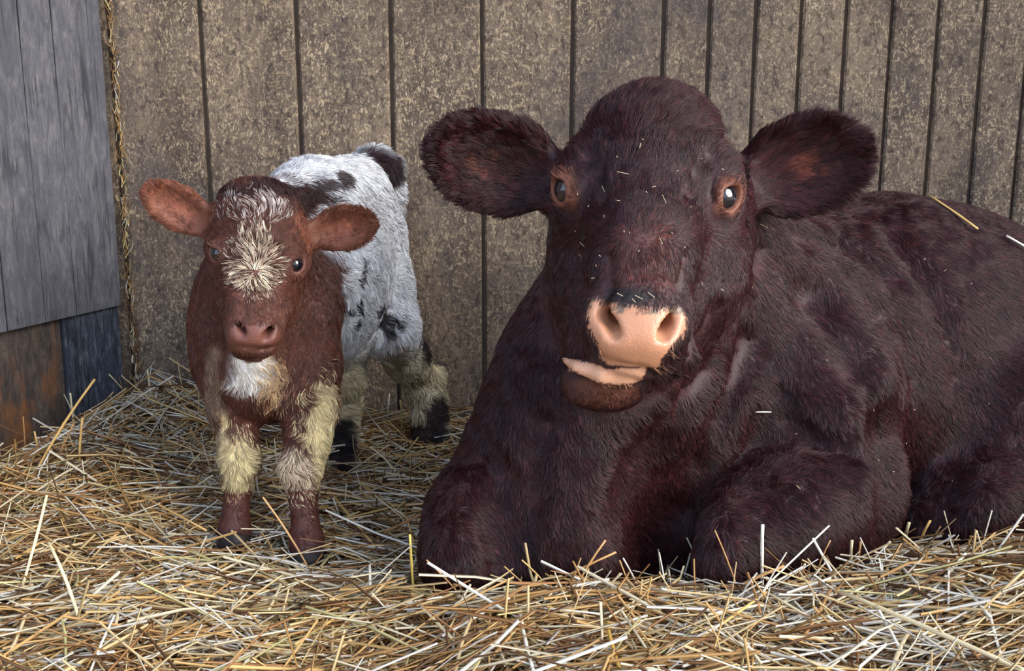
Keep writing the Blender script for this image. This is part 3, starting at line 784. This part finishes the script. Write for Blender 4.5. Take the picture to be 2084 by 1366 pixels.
# ------------------------------------------------------------------ straw
def hgt(x, y):
    """surface of the straw bed"""
    x = np.asarray(x, float); y = np.asarray(y, float)
    front = sstep(-y, -2.0, -1.66)                       # rises towards the camera
    z = -.02+front*(.040+.050*sstep(x, -.35, .15))
    z = z+.045*sstep(x, .45, .85)*sstep(-y, -2.25, -1.85)
    z = z+.075*np.exp(-((x+.80)/.17)**2-((y-2.72)/.16)**2)+.03*np.exp(-((x+.9)/.2)**2-((y-2.35)/.2)**2)
    p = np.stack([x.ravel(), y.ravel(), np.zeros(x.size)], 1)
    z = z+((fbm(p, 6, 2)-.5)*.045).reshape(x.shape)
    return z
gxn = np.linspace(-1.7, 2.2, 130); gyn = np.linspace(.9, WY+.0, 70)
GX, GY = np.meshgrid(gxn, gyn, indexing='ij'); GZ = hgt(GX, GY)-.022
fv = np.stack([GX.ravel(), GY.ravel(), GZ.ravel()], 1); ii = np.arange(130*70).reshape(130, 70)
fq = np.stack([ii[:-1, :-1].ravel(), ii[1:, :-1].ravel(), ii[1:, 1:].ravel(), ii[:-1, 1:].ravel()], 1)
floor = mesh_np('floor', fv, fq, M_under); tag(floor, kind='structure')

PAL = np.array([srgb(226, 196, 142), srgb(212, 170, 108), srgb(190, 146, 90), srgb(236, 220, 184), srgb(240, 232, 214), srgb(166, 120, 76), srgb(118, 86, 58), srgb(206, 194, 136)])
def stalks(c, d, L, w, col, bend, roll):
    """bent, slightly flattened tubes: 3 sides, 3 stations"""
    n = len(c); d = d/np.linalg.norm(d, axis=1)[:, None]
    up = np.tile([0, 0, 1.0], (n, 1)); s = np.cross(d, up); s /= np.maximum(np.linalg.norm(s, axis=1), 1e-6)[:, None]; t = np.cross(s, d)
    cr, sr = np.cos(roll)[:, None], np.sin(roll)[:, None]; s, t = s*cr+t*sr, t*cr-s*sr
    V = np.zeros((n, 9, 3))
    for i, q in enumerate((-.5, bend[:, 2], .5)):
        q = np.broadcast_to(q, n)[:, None]
        m = c+d*L[:, None]*q+(t*bend[:, 0:1]+s*bend[:, 1:2])*(1-4*q*q)*L[:, None]
        for j in range(3):
            a = 2*math.pi*j/3
            V[:, i*3+j] = m+s*(w[:, None]*.5*math.cos(a))+t*(w[:, None]*.32*math.sin(a))
    f = []
    for i in range(2):
        for j in range(3):
            k = (j+1) % 3; f.append((i*3+j, i*3+k, i*3+3+k, i*3+3+j))
    Fq = (np.array(f)[None]+np.arange(n)[:, None, None]*9).reshape(-1, 4)
    return V.reshape(-1, 3), Fq, np.repeat(col, 9, 0)
def scatter(n, r, x0, x1, y0, y1, lmin, lmax, lift_h, tilt, wmin=.0022, wmax=.0048, pale=None):
    x = r.uniform(x0, x1, n); y = r.uniform(y0, y1, n); z = hgt(x, y)
    az = r.uniform(0, 2*math.pi, n); az = np.where(r.random(n) < .45, r.normal(0.0, .45, n), az)
    L = lmin+(lmax-lmin)*r.random(n)**1.8
    e = .05; gx_ = (hgt(x+e, y)-hgt(x-e, y))/(2*e); gy_ = (hgt(x, y+e)-hgt(x, y-e))/(2*e)
    slope = gx_*np.cos(az)+gy_*np.sin(az)
    el = r.normal(0, tilt, n)+np.arctan(slope)
    d = np.stack([np.cos(az)*np.cos(el), np.sin(az)*np.cos(el), np.sin(el)], 1)
    lay = r.random(n)
    c = np.stack([x, y, z-.02+lay*lift_h+np.abs(np.sin(el))*L*.25], 1)
    w = r.uniform(wmin, wmax, n)
    k = r.choice(8, n, p=[.20, .18, .15, .13, .07, .12, .10, .05])
    pl = .12+.5*sstep(fbm(np.stack([x, y, np.zeros(n)], 1), 2.3, 13), .42, .62)      # fresher pale straw strewn in patches
    k = np.where(r.random(n) < pl, r.choice([3, 4, 4, 0, 6], n), k)
    col = PAL[k]*r.uniform(.68, 1.05, n)[:, None]
    bend = np.stack([r.normal(0, .035, n), r.normal(0, .035, n), r.uniform(-.25, .25, n)], 1)
    return c, d, L, w, col, bend, r.uniform(0, 6.28, n)
def keep(s, lim=.001):
    c, d, L = s[0], s[1], s[2]; ok = np.ones(len(c), bool)
    for q in np.linspace(-.5, .5, 15):
        p = c+d*(L*q)[:, None]
        ok &= (cf.at(p) > lim) & (kf.at(p) > lim) & (p[:, 1] < WY-.012)
        lw = (p[:, :2]-corner[:2])@lnor; ok &= lw > .004
    return tuple(a[ok] for a in s)
r = np.random.default_rng(5)
S = [keep(scatter(24000, r, -1.25, 1.5, 1.15, WY, .04, .16, .035, .10)),
     keep(scatter(20000, r, -1.2, 1.4, 1.2, WY, .08, .28, .055, .15, .003, .0064)),
     keep(scatter(9000, r, -1.2, 1.4, 1.2, WY, .015, .06, .05, .3, .0018, .0045)),
     keep(scatter(1600, r, -1.2, 1.4, 1.25, WY, .07, .17, .06, .5, .0025, .005))]
q_ = scatter(700, r, .0, 1.0, 1.58, 1.95, .05, .13, .05, .75, .0022, .005); S.append(keep(q_))
q_ = scatter(500, r, -1.0, -.1, 2.2, WY, .05, .12, .05, .7, .0022, .005); S.append(keep(q_))
S = tuple(np.concatenate(a) for a in zip(*S))
sv, sf, sc = stalks(*S)
bed = mesh_np('straw_bedding', sv, sf, M_straw, None, sc, smooth=False)
tag(bed, 'deep loose bed of golden and pale straw covering the stall floor', 'straw', kind='stuff')

# single stalks that lie or stand clear of the bed, traced one by one
def ground(px, py, dz=0.0):
    Ys = np.arange(1.2, 2.84, .004); p = np.stack([P(px, py, Y) for Y in Ys])
    b = (p[:, 2] < hgt(p[:, 0], p[:, 1])+dz) | (cf.at(p) < .016) | (kf.at(p) < .016) | ((p[:, :2]-corner[:2])@lnor < .02)
    return p[np.argmax(b)] if b.any() else p[-1]
def stalk_obj(a, b, w, col, bend, label, group=None):
    a = np.asarray(a, float); b = np.asarray(b, float); d = b-a; L = np.linalg.norm(d); d /= L
    s = np.cross(d, [0.1, 0.2, 1]); s /= np.linalg.norm(s); t = np.cross(s, d)
    vs, fs = [], []; ns, k = 6, 6
    for i in range(ns):
        q = i/(ns-1); m_ = a+d*L*q+(t*bend[0]+s*bend[1])*4*q*(1-q)*L
        ww = w*(.5 if i in (0, ns-1) else .55 if i == 3 else .48)
        for j in range(k):
            th = 2*math.pi*j/k; vs.append(m_+s*ww*math.cos(th)+t*ww*.7*math.sin(th))
    for i in range(ns-1):
        for j in range(k): fs.append((i*k+j, i*k+(j+1) % k, (i+1)*k+(j+1) % k, (i+1)*k+j))
    fs += [tuple(range(k-1, -1, -1)), tuple((ns-1)*k+j for j in range(k))]
    o = mesh_like('straw_stalk', vs, fs, col); tag(o, label, 'straw stalk', group)
    return o
def mesh_like(name, vs, fs, col):
    o = obj_py(name, vs, fs, M_straw, None, True); a = o.data.attributes.new('col', 'FLOAT_COLOR', 'POINT')
    a.data.foreach_set('color', np.tile([*col, 1.0], len(vs)).astype(np.float32)); return o
GOLD, PALE, WHITE, TAN = srgb(226, 184, 112), srgb(236, 216, 170), srgb(244, 236, 214), srgb(196, 150, 96)
def describe(a, b, w, c, how):
    col = {0: 'golden', 1: 'pale', 2: 'whitish', 3: 'tan'}.get(next((i for i, q in enumerate((GOLD, PALE, WHITE, TAN)) if np.allclose(q, c)), 9), 'yellowish')
    L = np.linalg.norm(np.asarray(b)-a); m_ = (np.asarray(a)+b)/2
    size = ('short' if L < .075 else 'long' if L > .14 else 'mid-length')+(' thick' if w > .0054 else ' thin' if w < .0042 else '')
    x, y = m_[0], m_[1]
    if x < -.62 and y > 2.1: w_ = 'beside the left wall'
    elif x < -.12 and y > 1.8: w_ = 'around the calf\'s hooves'
    elif x < -.12: w_ = 'out in front of the calf'
    elif x < .16: w_ = 'below the cow\'s knee' if y > 1.6 else 'some way off the cow\'s knee'
    elif x < .5: w_ = 'right below the cow\'s folded foreleg' if y > 1.6 else 'well clear of the cow\'s folded foreleg'
    else: w_ = 'along the cow\'s belly' if y > 1.6 else 'out in front of the cow\'s belly'
    return '%s %s straw stalk %s %s' % (size, col, how, w_)
def stand(x0, y0, x1, y1, w, c, lab, group=None, lean=0.0, bend=(0.02, 0.02)):
    a = ground(x0, y0); yb = a[1]+lean
    if cf.surf(x1, y1)[1] > 1.52: yb = min(yb, cf.surf(x1, y1)[1]-.024)       # stays in front of the coat
    b = P(x1, y1, yb)
    while (b[:2]-corner[:2])@lnor < .012 and yb > 1.5: yb -= .01; b = P(x1, y1, yb)     # and out of the wall
    a = a-unit(b-a)*.02
    while a[2] > hgt(a[0], a[1])+.005 and a[2] > 0: a = a-unit(b-a)*.01        # down into the bed
    lab = lab or describe(a, b, w, c, 'poking up')
    return stalk_obj(a, b, w, c, bend, lab, group)
def lie(x0, y0, x1, y1, w, c, lab, group=None, dz=.035):
    a = ground(x0, y0, dz); b = ground(x1, y1, dz); lab = lab or describe(a, b, w, c, 'lying loose'); return stalk_obj(a, b, w, c, (.01, .015), lab, group)
stand(62, 985, 193, 772, .0075, GOLD, 'tall thick golden straw stalk leaning up against the dark kickboard', lean=.05)
stand(1552, 1182, 1552, 1068, .0058, WHITE, 'white split straw stalk standing upright before the cow\'s folded foreleg')
stand(838, 1152, 834, 1088, .0050, srgb(226, 196, 96), 'short yellow straw stalk standing beside the cow\'s left knee')
lie(1700, 1200, 2090, 1368, .0085, PALE, 'thickest long pale straw stalk lying across the foreground', dz=.05)
s1, Y1 = cf.surf(1902, 408, 1.7); s2, Y2 = cf.surf(1985, 466, 1.7)
stalk_obj(P(1893, 399, Y1-.075), P(1990, 466, Y2-.030), .0062, GOLD, (.01, .01), 'golden straw stalk lying on the cow\'s back')
s1, Y1 = cf.surf(2056, 492, 1.7); s2, Y2 = cf.surf(2100, 520, 1.7)
stalk_obj(P(2048, 480, Y1-.012), P(2108, 516, Y2-.016), .0062, WHITE, (.01, .01), 'whitish straw stalk lying on the cow\'s rump')
s1, Y1 = cf.surf(1540, 839); s2, Y2 = cf.surf(1568, 839)
stalk_obj(P(1538, 839, Y1-.008), P(1569, 839, Y2-.008), .0030, WHITE, (.01, .01), 'tiny pale straw piece stuck on the cow\'s shoulder')
g1 = 'straw stalks poking up in front of the cow'; l1 = None
for a in [(1205, 1145, 1232, 1100, .005, TAN), (1200, 1152, 1254, 1124, .005, TAN), (1482, 1150, 1455, 1080, .003, TAN), (1520, 1188, 1596, 1152, .0065, TAN), (1733, 1150, 1734, 1100, .0045, PALE), (1748, 1160, 1752, 1102, .0035, TAN),
          (1765, 1158, 1812, 1102, .0052, WHITE), (1838, 1132, 1850, 1064, .0058, PALE), (1862, 1136, 1893, 1060, .0055, GOLD), (1900, 1100, 1914, 1072, .003, TAN), (1932, 1082, 1921, 1040, .0025, PALE), (1290, 1180, 1268, 1136, .004, WHITE), (1385, 1185, 1392, 1152, .004, PALE), (1630, 1190, 1638, 1148, .004, PALE),
          (1110, 1190, 1062, 1140, .004, GOLD), (905, 1180, 868, 1140, .004, TAN), (1660, 1180, 1690, 1100, .0025, TAN), (1345, 1172, 1340, 1118, .003, PALE)]:
    stand(*a, l1, g1)
g2 = 'straw stalks standing up in the corner'; l2 = None
for a in [(162, 962, 168, 850, .005, GOLD), (84, 958, 70, 878, .005, GOLD), (52, 915, 47, 848, .0035, TAN), (112, 960, 150, 862, .005, TAN), (150, 870, 143, 800, .005, PALE), (226, 920, 226, 862, .0035, TAN), (255, 800, 222, 762, .0035, PALE), (310, 830, 300, 752, .005, PALE), (385, 850, 340, 770, .004, PALE)]:
    stand(*a, l2, g2)
g3 = 'long straw stalks lying on top of the bed'; l3 = None
for a in [(0, 952, 68, 918, .006, PALE), (160, 978, 306, 938, .0055, GOLD), (668, 995, 762, 1110, .0055, GOLD),
          (440, 1160, 510, 1120, .006, GOLD), (545, 1245, 578, 1165, .0045, PALE), (235, 1275, 240, 1215, .005, PALE), (130, 1210, 262, 1110, .004, PALE), (600, 1312, 775, 1195, .0055, GOLD), (900, 1295, 1045, 1212, .006, WHITE),
          (1080, 1236, 1222, 1250, .004, WHITE), (1058, 1240, 1086, 1366, .005, WHITE), (1235, 1265, 1260, 1358, .0055, srgb(206, 168, 84)), (1410, 1310, 1560, 1205, .005, GOLD), (1560, 1205, 1700, 1290, .005, PALE), (1630, 1305, 1690, 1200, .005, TAN), (1850, 1285, 1815, 1366, .006, PALE), (2010, 1222, 2036, 1330, .004, WHITE),
          (1870, 1290, 1990, 1366, .0045, WHITE), (1310, 1270, 1500, 1330, .0045, PALE), (850, 1225, 925, 1305, .0055, PALE), (20, 1330, 60, 1220, .005, PALE), (350, 1290, 520, 1350, .005, PALE), (760, 1240, 900, 1215, .004, WHITE), (1840, 1190, 2050, 1230, .005, WHITE),
          (270, 1000, 420, 1080, .005, GOLD), (690, 1060, 825, 1026, .005, GOLD), (700, 960, 800, 1030, .005, GOLD), (812, 938, 842, 1000, .004, TAN), (300, 940, 420, 985, .005, GOLD)]:
    lie(*a, l3, g3)
g4 = 'straw stalks leaning up out of the bed around the calf'
for a in [(30, 1240, 95, 1008, .0052, PALE), (172, 1312, 100, 1105, .0058, PALE), (145, 1150, 125, 1045, .004, GOLD), (745, 1275, 752, 1150, .0045, WHITE)]:
    stand(*a, None, g4, lean=.12)
stand(632, 1168, 535, 1012, .0052, srgb(220, 172, 118), None, g4, lean=.01)
# chaff caught on the cow's face and flank: flecks nobody would count
fx, fy = [], []
rr = np.random.default_rng(3)
fl = [(1268, 352, 24, 5), (1352, 405, 8, 16), (1228, 385, 6, 12), (1345, 490, 6, 14), (1185, 498, 10, 10), (1180, 520, 6, 6), (1300, 605, 16, 8), (1325, 600, 14, 10), (1262, 600, 12, 6), (1290, 612, 8, 8), (1555, 460, 16, 8), (1625, 992, 8, 8), (1470, 590, 6, 4)]
while len(fl) < 58:
    x, y = (rr.uniform(1140, 1480), rr.uniform(240, 590)) if rr.random() < .6 else (rr.uniform(1450, 2050), rr.uniform(520, 1080))
    fl.append((x, y, rr.normal(0, 3), rr.normal(0, 3)))
cc, dd, LL = [], [], []
for x, y, dx, dy in fl:
    s_, Y_ = cf.surf(x, y)
    if Y_ < 1.52: continue
    a = P(x-dx/2, y-dy/2, Y_-.010); b = P(x+dx/2, y+dy/2, Y_-.010); L_ = max(np.linalg.norm(b-a), .003)
    cc.append((a+b)/2); dd.append(b-a+1e-5); LL.append(L_)
n = len(cc); cv, cq, ccol = stalks(np.array(cc), np.array(dd), np.array(LL), np.full(n, .0017), np.tile(srgb(214, 196, 160), (n, 1)), np.zeros((n, 3)), np.zeros(n))
tag(mesh_np('chaff_flecks', cv, cq, M_straw, None, ccol, False), 'pale chaff flecks caught in the cow\'s coat', 'chaff', kind='stuff')

# chaff packed into the open joint between the two walls
n = 420; r = np.random.default_rng(9)
zz = r.uniform(.0, 1.5, n); base_c = np.array([corner[0]+.006, WY-.012])
cx = np.stack([base_c[0]+r.normal(0, .005, n)+.004, base_c[1]+r.normal(0, .004, n)-.004, zz], 1)
dd_ = np.stack([r.normal(0, .35, n), r.normal(0, .25, n), np.ones(n)], 1)
jv, jq, jc = stalks(cx, dd_, r.uniform(.008, .035, n), r.uniform(.0015, .0045, n), PAL[r.choice(8, n)]*r.uniform(.5, .95, n)[:, None], r.normal(0, .06, (n, 3)), r.uniform(0, 6, n))
tag(mesh_np('chaff_in_joint', jv, jq, M_straw, None, jc, False), 'old chaff packed into the dark joint where the two walls meet', 'chaff', kind='stuff')
